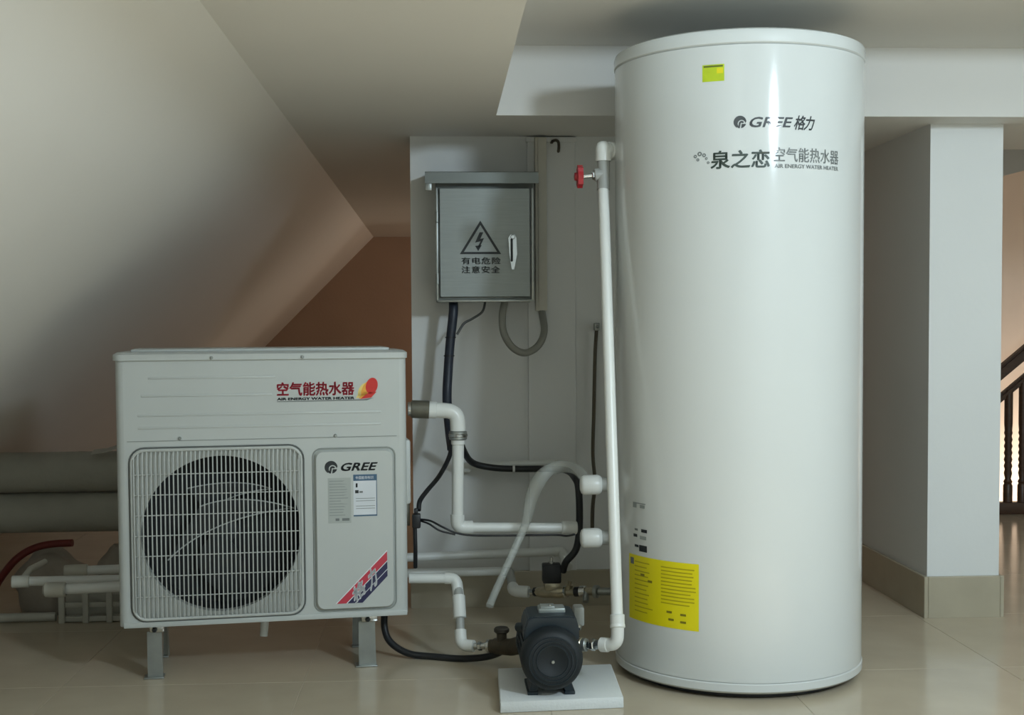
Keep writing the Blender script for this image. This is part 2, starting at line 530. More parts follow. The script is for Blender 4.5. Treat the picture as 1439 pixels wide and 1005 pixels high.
# cabinet shell with a round opening
bm = B()
N = 96
cen = Vector((FC[0], FC[1]))
def to_rect(a, x0, x1, z0, z1):
    dx, dz = math.cos(a), math.sin(a)
    t = 1e9
    if dx > 1e-9: t = min(t, (x1 - cen.x) / dx)
    if dx < -1e-9: t = min(t, (x0 - cen.x) / dx)
    if dz > 1e-9: t = min(t, (z1 - cen.y) / dz)
    if dz < -1e-9: t = min(t, (z0 - cen.y) / dz)
    return (cen.x + dx * t, cen.y + dz * t)
angs = [2 * PI * k / N for k in range(N)]
rc = 0.022
corn = [math.atan2(z - cen.y, x - cen.x) % (2 * PI) for x in (rc, W_ - rc) for z in (ZB, ZT)]
angs = sorted(set([round(a, 6) for a in angs + corn]))
ci = [bm.verts.new((cen.x + FR * math.cos(a), 0, cen.y + FR * math.sin(a))) for a in angs]
cb = [bm.verts.new((cen.x + FR * math.cos(a), .035, cen.y + FR * math.sin(a))) for a in angs]
co = []
for a in angs:
    p = to_rect(a, rc, W_ - rc, ZB, ZT)
    co.append(bm.verts.new((p[0], 0, p[1])))
n = len(angs)
for k in range(n):
    k2 = (k + 1) % n
    bm.faces.new((ci[k], ci[k2], co[k2], co[k]))
    bm.faces.new((ci[k], ci[k2], cb[k2], cb[k]))
# rounded sides and back
prof = [(rc, 0)] + [(rc - rc * math.sin(math.radians(t)), rc - rc * math.cos(math.radians(t))) for t in (15, 30, 45, 60, 75, 90)] + [(0, DP), (W_, DP)] + [(W_ - rc + rc * math.sin(math.radians(t)), rc - rc * math.cos(math.radians(t))) for t in (90, 75, 60, 45, 30, 15)] + [(W_ - rc, 0)]
lo = [bm.verts.new((p[0], p[1], ZB)) for p in prof]
hi = [bm.verts.new((p[0], p[1], ZT)) for p in prof]
for i in range(len(prof) - 1):
    bm.faces.new((lo[i], lo[i + 1], hi[i + 1], hi[i]))
bm.faces.new(lo); bm.faces.new(hi)
bmesh.ops.remove_doubles(bm, verts=bm.verts[:], dist=1e-5)
cabinet = link_mesh('cabinet', bm, white_steel, AC)
# base lip
bm = B(); box(bm, .012, W_ - .004, -.003, .02, ZB - .004, ZB + .012, bev=.002)
link_mesh('base_lip', bm, white_steel, AC)
# lid
bm = B()
pl = rrect(-.006, W_ + .004, -.008, DP + .006, .026, 6)
prism(bm, pl, 'z', ZT, ZT + .016)
pl2 = rrect(.004, W_ - .006, .004, DP, .026, 6)
lo = [v for v in bm.verts if v.co.z > ZT + .01]
up2 = [bm.verts.new((p[0], p[1], ZT + .023)) for p in pl2]
for f in [f for f in bm.faces if all(v.co.z > ZT + .01 for v in f.verts)]:
    bm.faces.remove(f)
hi = sorted(lo, key=lambda v: v.index)
nn = len(pl)
hi = bm.verts[:] ; bm.verts.ensure_lookup_table()
hi = [bm.verts[nn + i] for i in range(nn)]
for i in range(nn):
    bm.faces.new((hi[i], hi[(i + 1) % nn], up2[(i + 1) % nn], up2[i]))
bm.faces.new(up2)
lid = link_mesh('top_lid', bm, white_steel, AC)
bm = B(); box(bm, .04, W_ - .045, .04, DP - .02, ZT + .022, ZT + .031, bev=.004)
link_mesh('lid_panel', bm, white_steel, lid)
# upper panel: seam, ribs, screws
bm = B(); box(bm, .03, W_ - .03, -.0012, .002, .6845, .6865)
link_mesh('panel_seam', bm, mat('seam_shadow_gap', '8f948f', .6), AC)
for z, a, b_ in ((.862, .09, .44), (.812, .07, .43), (.757, .06, .74), (.722, .06, .74)):
    bm = B(); box(bm, a, b_, -.0022, .002, z - .003, z + .003, bev=.0015)
    link_mesh('pressed_rib', bm, white_steel, AC)
for (u, z) in ((.173, .692), (.608, .690), (.264, .918), (.517, .918)):
    bm = lathe(B(), [(0, -.0055), (.003, -.0052), (.0048, -.003), (.0048, .002)], (u, -.008 if z > .9 else 0, z), 14, 'y')
    link_mesh('screw', bm, galv, AC)
# fan cavity
bm = lathe(B(), [(FR, .03), (FR, .13), (0, .13)], (FC[0], 0, FC[1]), 64, 'y')
link_mesh('fan_shroud', bm, cavity, AC)
# fan
hubm = lathe(B(), [(0, .078), (.03, .078), (.042, .084), (.045, .125), (0, .125)], (FC[0] - .0, 0, FC[1]), 32, 'y')
fan = link_mesh('fan', hubm, bladem, AC)
def curve2(p0, p1, p2, n=14):
    """smooth curve through three points of the fan plane"""
    c = (2 * p1[0] - .5 * (p0[0] + p2[0]), 2 * p1[1] - .5 * (p0[1] + p2[1]))
    return [((1 - t) ** 2 * p0[0] + 2 * t * (1 - t) * c[0] + t * t * p2[0], (1 - t) ** 2 * p0[1] + 2 * t * (1 - t) * c[1] + t * t * p2[1]) for t in [i / n for i in range(n + 1)]]
BL = [(curve2((.222, .490), (.344, .507), (.492, .476)), curve2((.130, .335), (.279, .430), (.492, .476)), .052, .072),
      (curve2((.187, .540), (.319, .553), (.426, .531)), curve2((.240, .470), (.320, .512), (.426, .531)), .080, .088),
      (curve2((.300, .395), (.345, .300), (.300, .215)), curve2((.255, .400), (.215, .310), (.300, .215)), .060, .088)]
for (ca, cb_, ya, yb) in BL:
    bm = B(); n_ = len(ca)
    va = [bm.verts.new((p[0], ya, p[1])) for p in ca]
    vb = [bm.verts.new((p[0], yb, p[1])) for p in cb_]
    va2 = [bm.verts.new((p[0], ya + .003, p[1])) for p in ca]
    vb2 = [bm.verts.new((p[0], yb + .003, p[1])) for p in cb_]
    for i in range(n_ - 1):
        bm.faces.new((va[i], va[i + 1], vb[i + 1], vb[i]))
        bm.faces.new((va2[i], va2[i + 1], vb2[i + 1], vb2[i]))
        bm.faces.new((va[i], va[i + 1], va2[i + 1], va2[i]))
        bm.faces.new((vb[i], vb[i + 1], vb2[i + 1], vb2[i]))
    bl = link_mesh('fan_blade', bm, bladem, fan)
    if ya != .060:
        glint = B()
        tube(glint, [(p[0], ya - .001, p[1]) for p in ca], .0019, 6)
        link_mesh('blade_glint', glint, glint_m, fan)  # pale tube drawn as a reflection line on the blade
        glint = B()
        tube(glint, [(p[0], yb - .001, p[1]) for p in cb_], .0019, 6)
        link_mesh('blade_glint', glint, glint_m, fan)
# grille
G0, G1, GZ0, GZ1 = .041, .509, .182, .660
bm = B()
path = [Vector((p[0], -.006, p[1])) for p in rrect(G0, G1, GZ0, GZ1, .036, 6)]
path.append(path[0]); path.append(path[1])
tube(bm, path, .0045, 8, cap=False)
gr = link_mesh('fan_grille', bm, grille_m, AC)
bm = B()
path = [Vector((p[0], -.0012, p[1])) for p in rrect(G0 - .007, G1 + .008, GZ0 - .007, GZ1 + .007, .042, 6)]
path.append(path[0]); path.append(path[1])
tube(bm, path, .0022, 6, cap=False)
link_mesh('grille_gap', bm, mat('grille_shadow_line', '686c69', .7), gr)
nb = 39
for k in range(nb):
    u = G0 + (G1 - G0) * (k + .5) / nb
    e = min(u - G0, G1 - u)
    z_in = .036 - math.sqrt(max(0, .036 ** 2 - (.036 - min(e, .036)) ** 2))
    bm = B(); tube(bm, [(u, -.004, GZ0 + z_in), (u, -.012, GZ0 + z_in + .012), (u, -.014, (GZ0 + GZ1) / 2), (u, -.012, GZ1 - z_in - .012), (u, -.004, GZ1 - z_in)], .0021, 6)
    link_mesh('grille_bar', bm, grille_m, gr)
for k in range(7):
    z = .592 - k * .0575
    bm = B(); cyl(bm, (G0 + .004, -.0095, z), (G1 - .004, -.0095, z), .0016, 6)
    link_mesh('grille_wire', bm, grille_m, gr)
bm = lathe(B(), [(0, -.017), (.028, -.016), (.034, -.012), (0, -.010)], (FC[0] + .0, 0, FC[1]), 24, 'y')
# service panel
bm = raised(B(), rrect(.546, .776, .184, .650, .022, 6), 0.0, -.013, .006)
sp = link_mesh('service_panel', bm, white_steel, AC)
bm = B()
path = [Vector((p[0], -.0008, p[1])) for p in rrect(.543, .779, .181, .653, .024, 6)]
path.append(path[0]); path.append(path[1])
tube(bm, path, .0022, 6, cap=False)
link_mesh('panel_gap', bm, MATS['seam_shadow_gap'], sp)
Y1 = -.0137
link_mesh('brand_emblem', emblem(B(), .594, .600, .0185, Y1), ink, sp, smooth=False)['label'] = 'black round emblem'
link_mesh('brand_lettering', text_bm('GREE', .622, .728, .588, .612, Y1, .3, .03, 1.02), ink, sp, smooth=False)['label'] = 'black slanted lettering'
el = link_mesh('energy_label', flat(B(), [(.657, .456), (.725, .456), (.725, .577), (.657, .577)], Y1), paper, sp, smooth=False)
el['label'] = 'white energy label with a blue band'
b = B(); flat(b, [(.657, .559), (.725, .559), (.725, .577), (.657, .577)], Y1 - .0004); flat(b, [(.657, .456), (.725, .456), (.725, .460), (.657, .460)], Y1 - .0004); flat(b, [(.723, .456), (.725, .456), (.725, .577), (.723, .577)], Y1 - .0003)
link_mesh('label_band', b, bluep, el, smooth=False)
link_mesh('label_lettering', text_bm('中国能效标识', .664, .715, .5635, .5725, Y1 - .0008), whitep, el, smooth=False)
link_mesh('label_lettering', text_bm('1', .664, .669, .540, .552, Y1 - .0006, 0, .03), ink, el, smooth=False)
link_mesh('label_mark', flat(B(), [(.662, .523), (.672, .523), (.672, .532), (.662, .532)], Y1 - .0006), ink, el, smooth=False)
link_mesh('label_mark', flat(B(), [(.674, .524), (.684, .524), (.684, .529), (.674, .529)], Y1 - .0006), greyink, el, smooth=False)
b = B()
for z in (.507, .500, .485, .478): flat(b, [(.664, z), (.719, z), (.719, z + .0015), (.664, z + .0015)], Y1 - .0006)
link_mesh('label_rules', b, faintink, el, smooth=False)
sl = link_mesh('rating_plate', flat(B(), [(.584, .438), (.650, .438), (.650, .569), (.584, .569)], Y1), mat('silver_plate', 'a9aea9', .45), sp, smooth=False)
sl['label'] = 'silver rating plate with rows of small print'
b = B()
for k in range(13):
    z = .561 - k * .0082
    flat(b, [(.588, z), (.588 + .03 + rnd.random() * .026, z), (.588 + .03 + rnd.random() * .026, z - .003), (.588, z - .003)], Y1 - .0005)
link_mesh('plate_text', b, mat('silver_print', '959b97', .5), sl, smooth=False)
b = B(); flat(b, [(.605, .4445), (.616, .4445), (.616, .452), (.605, .452)], Y1 - .0005); flat(b, [(.624, .4445), (.645, .4445), (.645, .452), (.624, .452)], Y1 - .0005)
link_mesh('plate_mark', b, greyink, sl, smooth=False)
# corner sticker: red, thin white, navy bands
P0, P1, P2, P3 = Vector((.752, .355)), Vector((.753, .279)), Vector((.680, .204)), Vector((.602, .204))
cs = link_mesh('corner_sticker', flat(B(), [(p.x, p.y) for p in (P0, P1, P2, P3)], Y1), whitep, sp, smooth=False)
cs['label'] = 'diagonal red and navy striped sticker'
def band(t0, t1, m, y, name='sticker_band'):
    a = P0.lerp(P1, t0); b_ = P0.lerp(P1, t1); c = P3.lerp(P2, t1); d = P3.lerp(P2, t0)
    return link_mesh(name, flat(B(), [(p.x, p.y) for p in (a, b_, c, d)], y), m, cs, smooth=False)
band(.05, .40, redband, Y1 - .0004); band(.44, .72, navyp, Y1 - .0004); band(.75, 1.0, navyp, Y1 - .0004)
bm = text_bm('格', -.027, .025, -.025, .031, 0, .1, .045)
bm2 = text_bm('力', .034, .074, -.036, .036, 0, .3, .045)
for q in (bm, bm2):
    for v in q.verts:
        a = math.radians(46)
        x, z = v.co.x, v.co.z
        v.co = Vector((.671 + x * math.cos(a) - z * math.sin(a) * .35 , Y1 - .0009, .237 + x * math.sin(a) * .98 + z * math.cos(a) * 1.05))
link_mesh('script_lettering', bm, whitep, cs, smooth=False)
link_mesh('script_lettering', bm2, whitep, cs, smooth=False)
# slogan sticker
ss = link_mesh('slogan_sticker', flat(B(), [(.441, .789), (.700, .791), (.724, .806), (.735, .830), (.730, .850), (.716, .857), (.700, .852), (.668, .846), (.441, .849)], -.0006), mat('sticker_film', 'bcc0bc', .4), AC, smooth=False)
ss['label'] = 'long sticker with red characters and a red and orange flame'
link_mesh('slogan_lettering', text_bm('空气能热水器', .444, .664, .806, .846, -.0012, 0, .03, 1.0), redink, ss, smooth=False)
link_mesh('slogan_caption', text_bm('AIR ENERGY WATER HEATER', .444, .664, .794, .802, -.0012, 0, .045), ink, ss, smooth=False)
b = B(); flat(b, [(.444, .7895), (.70, .7905), (.72, .798), (.69, .7935), (.444, .7915)], -.0010)
link_mesh('slogan_rule', b, greyink, ss, smooth=False)
def blob(c, rx, rz, rot, m, y, tail):
    b = B(); pts = []
    for k in range(28):
        a = 2 * PI * k / 28
        x, z = rx * math.cos(a), rz * math.sin(a)
        pts.append((c[0] + x * math.cos(rot) - z * math.sin(rot), c[1] + x * math.sin(rot) + z * math.cos(rot)))
    flat(b, pts, y)
    if tail:
        flat(b, tail, y)
    return link_mesh('flame_mark', b, m, ss, smooth=False)
blob((.690, .820), .013, .023, -.5, mat('pale_yellow_print', 'e9d27c', .45), -.0011, [(.668, .797), (.690, .800), (.694, .816), (.682, .822)])
blob((.700, .824), .013, .026, -.5, orangep, -.0014, [(.676, .796), (.700, .797), (.704, .815), (.690, .815)])
blob((.714, .832), .017, .024, -.25, mat('flame_red', 'c9281f', .4), -.0017, [(.680, .7945), (.712, .798), (.728, .815), (.708, .815)])
# side valve cover
bm = B(); box(bm, W_ - .002, W_ + .022, .10, .24, .47, .665, bev=.008)
link_mesh('valve_cover', bm, white_steel, AC)
# feet: bent galvanised brackets
for (u0_, u1_) in ((.066, .112), (.668, .722)):
    um = (u0_ + u1_) / 2
    bm = B()
    prism(bm, [(u0_ + .004, .004), (u1_ + .001, .004), (u1_ - .002, .135), (u0_ + .004, .135)], 'y', .05, .054)
    prism(bm, [(.05, .004), (.095, .004), (.30, .04), (.30, .004), (.34, .004), (.34, .15), (.05, .15)][:0] or [(.054, .004), (.075, .004), (.125, .150), (.054, .150)], 'x', u1_ - .004, u1_ - .001)
    prism(bm, [(.30, .004), (.28, .004), (.25, .150), (.30, .150)], 'x', u1_ - .004, u1_ - .001)
    box(bm, u0_ - .006, u1_ + .004, .038, .085, 0.0, .005, bev=.0015)
    box(bm, u0_, u1_, .28, .315, 0.0, .005, bev=.0015)
    prism(bm, [(u0_ + .002, .004), (u1_ + .002, .004), (u1_ - .002, .150), (u0_ + .004, .150)], 'y', .296, .30)
    box(bm, u0_ + .002, u1_ - .001, .05, .30, .150, .1575, bev=.001)
    ft = link_mesh('foot_bracket', bm, galv, AC)
    bm = B(); box(bm, u0_ + .012, u1_ + .006, .040, .056, .134, .159, bev=.003)
    link_mesh('foot_clip', bm, chrome, ft)
    bm = lathe(B(), [(0, .026), (.006, .027), (.008, .033), (.008, .045), (0, .045)], (um + .003, 0, .143), 6, 'y')
    link_mesh('bolt', bm, black, ft)
bm = B(); tube(bm, [(.400, .15, .165), (.401, .15, .125), (.397, .145, .083)], [.0125, .0125, .0115], 14)
link_mesh('drain_spout', bm, pvc, AC)

# ================================================================ electrical control box
CB = thing('control_box', 'grey steel electrical control box with high voltage warning on the wall', 'control box', (0.155, 4.45, 1.085))
def cw(bm): return bm
bm = B(); box(bm, -.012, .322, 4.365, 4.55, 1.087, 1.49, bev=.004)
body = link_mesh('body', bm, boxsteel, CB, world=True)
bm = B(); prism(bm, [(4.55, 1.535), (4.34, 1.523), (4.318, 1.518), (4.318, 1.482), (4.326, 1.482), (4.326, 1.505), (4.55, 1.508)], 'x', -.046, .335)
hood = link_mesh('rain_hood', bm, mat('hood_steel', '7b807d', .4, metal=.5, var=.05, scale=8), CB, world=True)
bm = B(); box(bm, -.046, -.024, 4.322, 4.34, 1.458, 1.486, bev=.002)
link_mesh('hood_tab', bm, galv, hood, world=True)
bm = B(); box(bm, -.012, .322, 4.35, 4.366, 1.085, 1.093, bev=.002); box(bm, -.012, -.004, 4.35, 4.366, 1.085, 1.47, bev=.002); box(bm, .312, .322, 4.352, 4.366, 1.085, 1.47, bev=.002)
link_mesh('door_frame', bm, galv, CB, world=True)
bm = raised(B(), rrect(.000, .309, 1.100, 1.470, .003, 2), 4.366, 4.346, .003)
door = link_mesh('door', bm, boxsteel, CB, world=True)
YD = 4.3452
def tri(cx, cz, h, s):
    return [(cx, cz + h * 2 / 3 * s), (cx - h * .62 * s, cz - h / 3 * s), (cx + h * .62 * s, cz - h / 3 * s)]
b = B()
to, ti = tri(.139, 1.284, .113, 1.0), tri(.139, 1.284, .113, .80)
vo = [b.verts.new((p[0], YD, p[1])) for p in to]; vi = [b.verts.new((p[0], YD, p[1])) for p in ti]
for k in range(3): b.faces.new((vo[k], vo[(k + 1) % 3], vi[(k + 1) % 3], vi[k]))
link_mesh('warning_triangle', b, ink, door, smooth=False, world=True)
b = B(); cx, cz, s = .138, 1.289, .031
for q in ([(-.05, 1.0), (.35, 1.0), (.02, .28), (.42, .36), (-.04, -.62), (-.30, -.62), (.05, .02), (-.55, -.12)], [(-.55, -.48), (.18, -.40), (-.22, -1.05)]):
    flat(b, [(cx + p[0] * s, cz + p[1] * s) for p in q], YD)
link_mesh('lightning_mark', b, ink, door, smooth=False, world=True)
fade = mat('worn_black_print', '555955', .6, var=.3, scale=60)
link_mesh('warning_lettering', text_bm('有电危险', .074, .207, 1.212, 1.236, YD, 0, .015, 1.12), fade, door, smooth=False, world=True)
link_mesh('warning_lettering', text_bm('注意安全', .074, .205, 1.182, 1.206, YD, 0, .015, 1.12), fade, door, smooth=False, world=True)
bm = B(); prism(bm, [(.233, 1.300), (.240, 1.311), (.254, 1.311), (.260, 1.300), (.262, 1.245), (.252, 1.194), (.244, 1.194), (.236, 1.245)], 'y', 4.333, 4.347)
lk = link_mesh('door_lock', bm, chrome, door, world=True)
bm = B(); box(bm, .240, .248, 4.328, 4.336, 1.22, 1.298, bev=.003)
link_mesh('lock_lever', bm, mat('dark_metal', '3a3d3d', .35, metal=.6), lk, world=True)
bm = lathe(B(), [(0, 4.329), (.006, 4.329), (.008, 4.333)], (.248, 0, 1.303), 14, 'y'); link_mesh('lock_button', bm, chrome, lk, world=True)
for z in (1.372, 1.164):
    bm = B(); cyl(bm, (-.007, 4.348, z - .018), (-.007, 4.348, z + .018), .006, 12, bev=.001)
    link_mesh('hinge', bm, galv, CB, world=True)

# ================================================================ trunking and conduit
tk = thing('cable_trunking', 'narrow upright plastic cable trunking right of the control box', 'trunking', (.355, 4.53, 1.055))
bm = B(); box(bm, .337, .374, 4.505, 4.538, 1.055, 1.664, bev=.003)
link_mesh('channel', bm, trunkm, tk, world=True)
bm = B(); box(bm, .347, .378, 4.499, 4.507, 1.057, 1.662, bev=.002)
link_mesh('cover_strip', bm, trunkm, tk, world=True)
hk = thing('wall_hook', 'small dark rusty hook high on the wall between trunking and red valve', 'hook', (.415, 4.535, 1.62))
bm = B(); tube(bm, catmull([(.400, 4.53, 1.652), (.412, 4.522, 1.655), (.421, 4.52, 1.648), (.423, 4.522, 1.630), (.421, 4.528, 1.612)], 5), [.005] * 20 + [.002], 8)
link_mesh('hook_arm', bm, mat('rust', '4b443a', .8), hk, world=True)
bm = B(); box(bm, .394, .404, 4.530, 4.54, 1.645, 1.660, bev=.002)
link_mesh('hook_plate', bm, MATS['rust'], hk, world=True)

def wire(name, pts, r, m, label, cat, n=8, seg=10, extra=None, group=None):
    bm = B(); tube(bm, catmull(pts, n), r, seg)
    base = min(pts, key=lambda p: p[2])
    if extra is None:
        o = link_mesh(name, bm, m)
        return tag(o, label, cat, group)
    t = thing(name, label, cat, base, 0, group)
    link_mesh('sheath', bm, m, t, world=True)
    extra(t)
    return t
wire('conduit_loop', [(0.225, 4.43, 1.092), (0.214, 4.40, 1.035), (0.218, 4.38, .979), (0.247, 4.38, .930), (0.292, 4.40, .910), (0.339, 4.43, .934), (0.364, 4.47, .985), (0.359, 4.515, 1.058)], .0125, conduitm, 'grey flexible conduit looping from control box into trunking', 'conduit')
def ties(t):
    for (x, y, z) in ((.0305, 4.4, .902), (.036, 4.4, .965)):
        bm = lathe(B(), [(.0165, -.002), (.0185, -.002), (.0185, .002), (.0165, .002)], (x, y, z), 16)
        link_mesh('cable_tie', bm, black, t, world=True)
wire('main_cable', [(0.047, 4.42, 1.092), (0.046, 4.40, 1.049), (0.035, 4.40, .951), (0.027, 4.40, .853), (0.022, 4.38, .757), (0.028, 4.32, .664), (0.036, 4.22, .60)], .0165, bluish, 'thick dark cable hanging from control box to the white elbow', 'cable', extra=ties)
wire('branch_cable', [(0.034, 4.20, .631), (0.028, 4.15, .584), (-.005, 4.05, .531), (-.045, 3.97, .492), (-.066, 3.92, .468), (-.070, 3.90, .442)], .0075, black, 'thin black cable curving down from white pipe to black plug', 'cable')
def clip(t):
    bm = lathe(B(), [(.0125, -.004), (.016, -.004), (.016, .004), (.0125, .004)], (.254, 4.47, .502), 16, 'x')
    link_mesh('cable_clip', bm, pvc, t, world=True)
wire('wall_cable', [(0.060, 4.30, .641), (0.076, 4.38, .580), (0.109, 4.45, .528), (0.174, 4.47, .508), (0.254, 4.47, .502), (0.367, 4.44, .504), (0.421, 4.30, .514), (0.436, 4.15, .505), (0.445, 4.12, .469), (0.447, 4.12, .353), (0.434, 4.10, .281), (0.401, 4.10, .239), (0.392, 4.115, .205)], .0115, black, 'black cable running along the wall pipe and down to the solenoid valve', 'cable', extra=clip)
wire('sensor_wire', [(0.157, 4.42, 1.090), (0.146, 4.41, 1.053), (0.112, 4.41, 1.029), (0.082, 4.405, 1.012), (0.058, 4.40, .975)], .0042, mat('dark_grey_wire', '4a4d4b', .5), 'thin grey wire bowing from under the control box to the thick cable', 'wire')
wire('signal_wire', [(-.066, 3.92, .411), (-.034, 3.90, .409), (0.003, 3.885, .392), (0.042, 3.885, .374), (0.096, 3.885, .365), (0.215, 3.89, .362), (0.345, 3.90, .360), (0.380, 3.88, .360), (0.400, 3.83, .372)], .0032, black, 'thin black wire following the underside of the lower white pipe', 'wire')
wire('signal_wire', [(-.066, 3.92, .407), (-.038, 3.885, .402), (-.006, 3.88, .382), (0.041, 3.88, .369)], .0030, black, 'short thin black wire sagging from black plug to white elbow', 'wire')
pg = thing('cable_plug', 'black plug hanging at the right side of the heat pump', 'plug', (-.078, 3.9, .26))
bm = B(); box(bm, -.090, -.064, 3.885, 3.92, .388, .432, bev=.005); box(bm, -.084, -.072, 3.892, 3.912, .43, .448, bev=.003)
link_mesh('plug_body', bm, black, pg, world=True)
bm = B(); tube(bm, catmull([(-.082, 3.905, .390), (-.081, 3.905, .327), (-.082, 3.92, .262)], 6), .0065, 8)
link_mesh('plug_cord', bm, black, pg, world=True)
wire('pump_cable', [(-0.176, 3.90, .150), (-0.176, 3.88, .085), (-0.155, 3.86, .044), (-0.101, 3.84, .016), (-0.026, 3.82, .0105), (0.058, 3.79, .0105), (0.141, 3.74, .030), (0.200, 3.68, .075)], .0105, black, 'black power cable drooping from heat pump along floor to pump', 'cable')
def cordclip(t):
    bm = B(); box(bm, .546, .566, 4.512, 4.55, .985, 1.012, bev=.004)
    link_mesh('cord_clip', bm, galv, t, world=True)
    bm = B(); cyl(bm, (.556, 4.508, .999), (.556, 4.515, .999), .005, 10)
    link_mesh('clip_screw', bm, chrome, t, world=True)
wire('hanging_cord', [(0.555, 4.525, .992), (0.549, 4.525, .897), (0.544, 4.525, .698), (0.537, 4.50, .551), (0.520, 4.30, .47), (0.500, 4.20, .40), (0.498, 4.20, .30)], .0065, mat('brown_cord', '564f40', .6), 'thin brown cord hanging down the wall behind the tall white pipe', 'cord', extra=cordclip)

# ================================================================ clear hose
bm = B()
hp = catmull([(0.139, 3.75, .176), (0.158, 3.78, .212), (0.184, 3.80, .263), (0.216, 3.83, .324), (0.247, 3.855, .385), (0.261, 3.86, .425), (0.274, 3.88, .475), (0.300, 3.91, .527), (0.340, 3.93, .561), (0.385, 3.90, .570), (0.412, 3.82, .566), (0.425, 3.73, .548)], 6)
hr = []
for i in range(len(hp)):
    t = i / (len(hp) - 1)
    hr.append(.0115 + .011 * math.exp(-((t - .62) / .16) ** 2) + .004 * (t > .75))
tube(bm, hp, hr, 14, cap=False)
tag(link_mesh('clear_hose', bm, hosem), 'wide translucent plastic hose arching over the lower white pipe', 'hose')

# ================================================================ plumbing
def pipe_part(name, pts, r, m, parent, seg=18, fr=0.0):
    bm = B(); tube(bm, fillet(pts, fr) if fr else pts, r, seg)
    return link_mesh(name, bm, m, parent, world=True)
def ring(name, a, b, r, m, parent, seg=20, bev=.002):
    bm = B(); cyl(bm, a, b, r, seg, bev)
    return link_mesh(name, bm, m, parent, world=True)

hot = thing('hot_water_pipe', 'white plastic pipe run from heat pump elbow down and across to tank', 'pipe', (.05, 3.92, .36))
ring('nipple', (-.100, 3.92, .751), (-.088, 3.92, .751), .022, chrome, hot)
ring('threaded_coupling', (-.090, 3.92, .751), (-.034, 3.92, .748), .0275, greyfit, hot)
pipe_part('elbow', [(-.036, 3.92, .748), (.051, 3.92, .743), (.0525, 3.92, .676)], .0235, pvc, hot, fr=.036)
ring('elbow_collar', (-.038, 3.92, .748), (-.012, 3.92, .747), .0262, pvc, hot)
un = ring('union_nut', (.0525, 3.92, .683), (.0525, 3.92, .655), .0275, galv, hot, 12, .003)
ring('nut_ring', (.0525, 3.92, .674), (.0525, 3.92, .664), .0295, chrome, un, 16, .002)
ring('pipe_socket', (.0525, 3.92, .657), (.0525, 3.92, .640), .0215, pvc, hot)
pipe_part('upright_pipe', [(.0525, 3.92, .645), (.049, 3.92, .41)], .0182, pvc, hot)
pipe_part('elbow', [(.049, 3.92, .425), (.049, 3.92, .384), (.095, 3.924, .383)], .0215, pvc, hot, fr=.03)
pipe_part('cross_pipe', [(.09, 3.924, .383), (.40, 3.95, .374)], .0155, pvc, hot)
ring('end_coupling', (.372, 3.947, .375), (.42, 3.952, .373), .0205, pvc, hot)

riser = thing('riser_pipe', 'tall slender white pipe leaning upright just left of the tank', 'pipe', (.466, 3.36, .14))
pipe_part('upright_pipe', [(.472, 3.68, 1.395), (.466, 3.37, .225)], .0158, pvc, riser)
ring('pipe_coupling', (.466, 3.368, .232), (.466, 3.362, .200), .0195, pvc, riser)
ring('coupling_collar', (.466, 3.364, .206), (.466, 3.36, .196), .0205, pvc, riser)
pipe_part('elbow', [(.466, 3.362, .205), (.465, 3.36, .152), (.428, 3.39, .146)], .0175, pvc, riser, fr=.026)
ring('elbow_collar', (.444, 3.378, .147), (.424, 3.392, .145), .0195, pvc, riser)
ring('brass_union', (.426, 3.392, .145), (.408, 3.402, .142), .013, chrome, riser, 8)
ring('union_nut', (.410, 3.400, .1425), (.400, 3.408, .141), .017, chrome, riser, 6)
ring('nipple', (.402, 3.406, .141), (.385, 3.42, .138), .0115, chrome, riser)
ring('union_nut', (.390, 3.416, .139), (.378, 3.424, .137), .0185, galv, riser, 8)
ring('flange_collar', (.380, 3.422, .137), (.366, 3.434, .135), .020, brass, riser)
tv = pipe_part('gate_valve_body', [(.472, 3.681, 1.392), (.474, 3.69, 1.437), (.475, 3.70, 1.482)], .0185, pvc_grey, riser)
ring('valve_bonnet', (.474, 3.69, 1.437), (.447, 3.69, 1.435), .0185, pvc_grey, tv)
ring('bonnet_nut', (.449, 3.69, 1.435), (.440, 3.69, 1.434), .013, chrome, tv, 6)
ring('valve_stem', (.442, 3.69, 1.434), (.414, 3.69, 1.431), .0065, chrome, tv)
bm = B()
lob = []
for k in range(40):
    a = 2 * PI * k / 40
    rr = .031 + .0022 * math.cos(8 * a)
    lob.append((3.69 + rr * math.cos(a), 1.4305 + rr * math.sin(a)))
prism(bm, lob, 'x', .398, .413)
link_mesh('hand_wheel', bm, redp, tv, world=True)['label'] = 'red hand wheel'
bm = lathe(B(), [(0, .388), (.011, .390), (.013, .396), (.013, .415), (0, .415)], (0, 3.69, 1.4305), 16, 'x')
link_mesh('wheel_hub', bm, redp, tv, world=True)
pipe_part('top_elbow', [(.475, 3.70, 1.476), (.475, 3.70, 1.508), (.511, 3.728, 1.508)], .0232, pvc, riser, fr=.022)
bm = lathe(B(), [(.0232, 1.50), (.0222, 1.516), (.017, 1.528), (.008, 1.533), (0, 1.534)], (.475, 3.70, 0), 20)
link_mesh('elbow_dome', bm, pvc, riser, world=True)
ring('tank_collar', (.492, 3.713, 1.508), (.510, 3.727, 1.508), .026, pvc, riser)

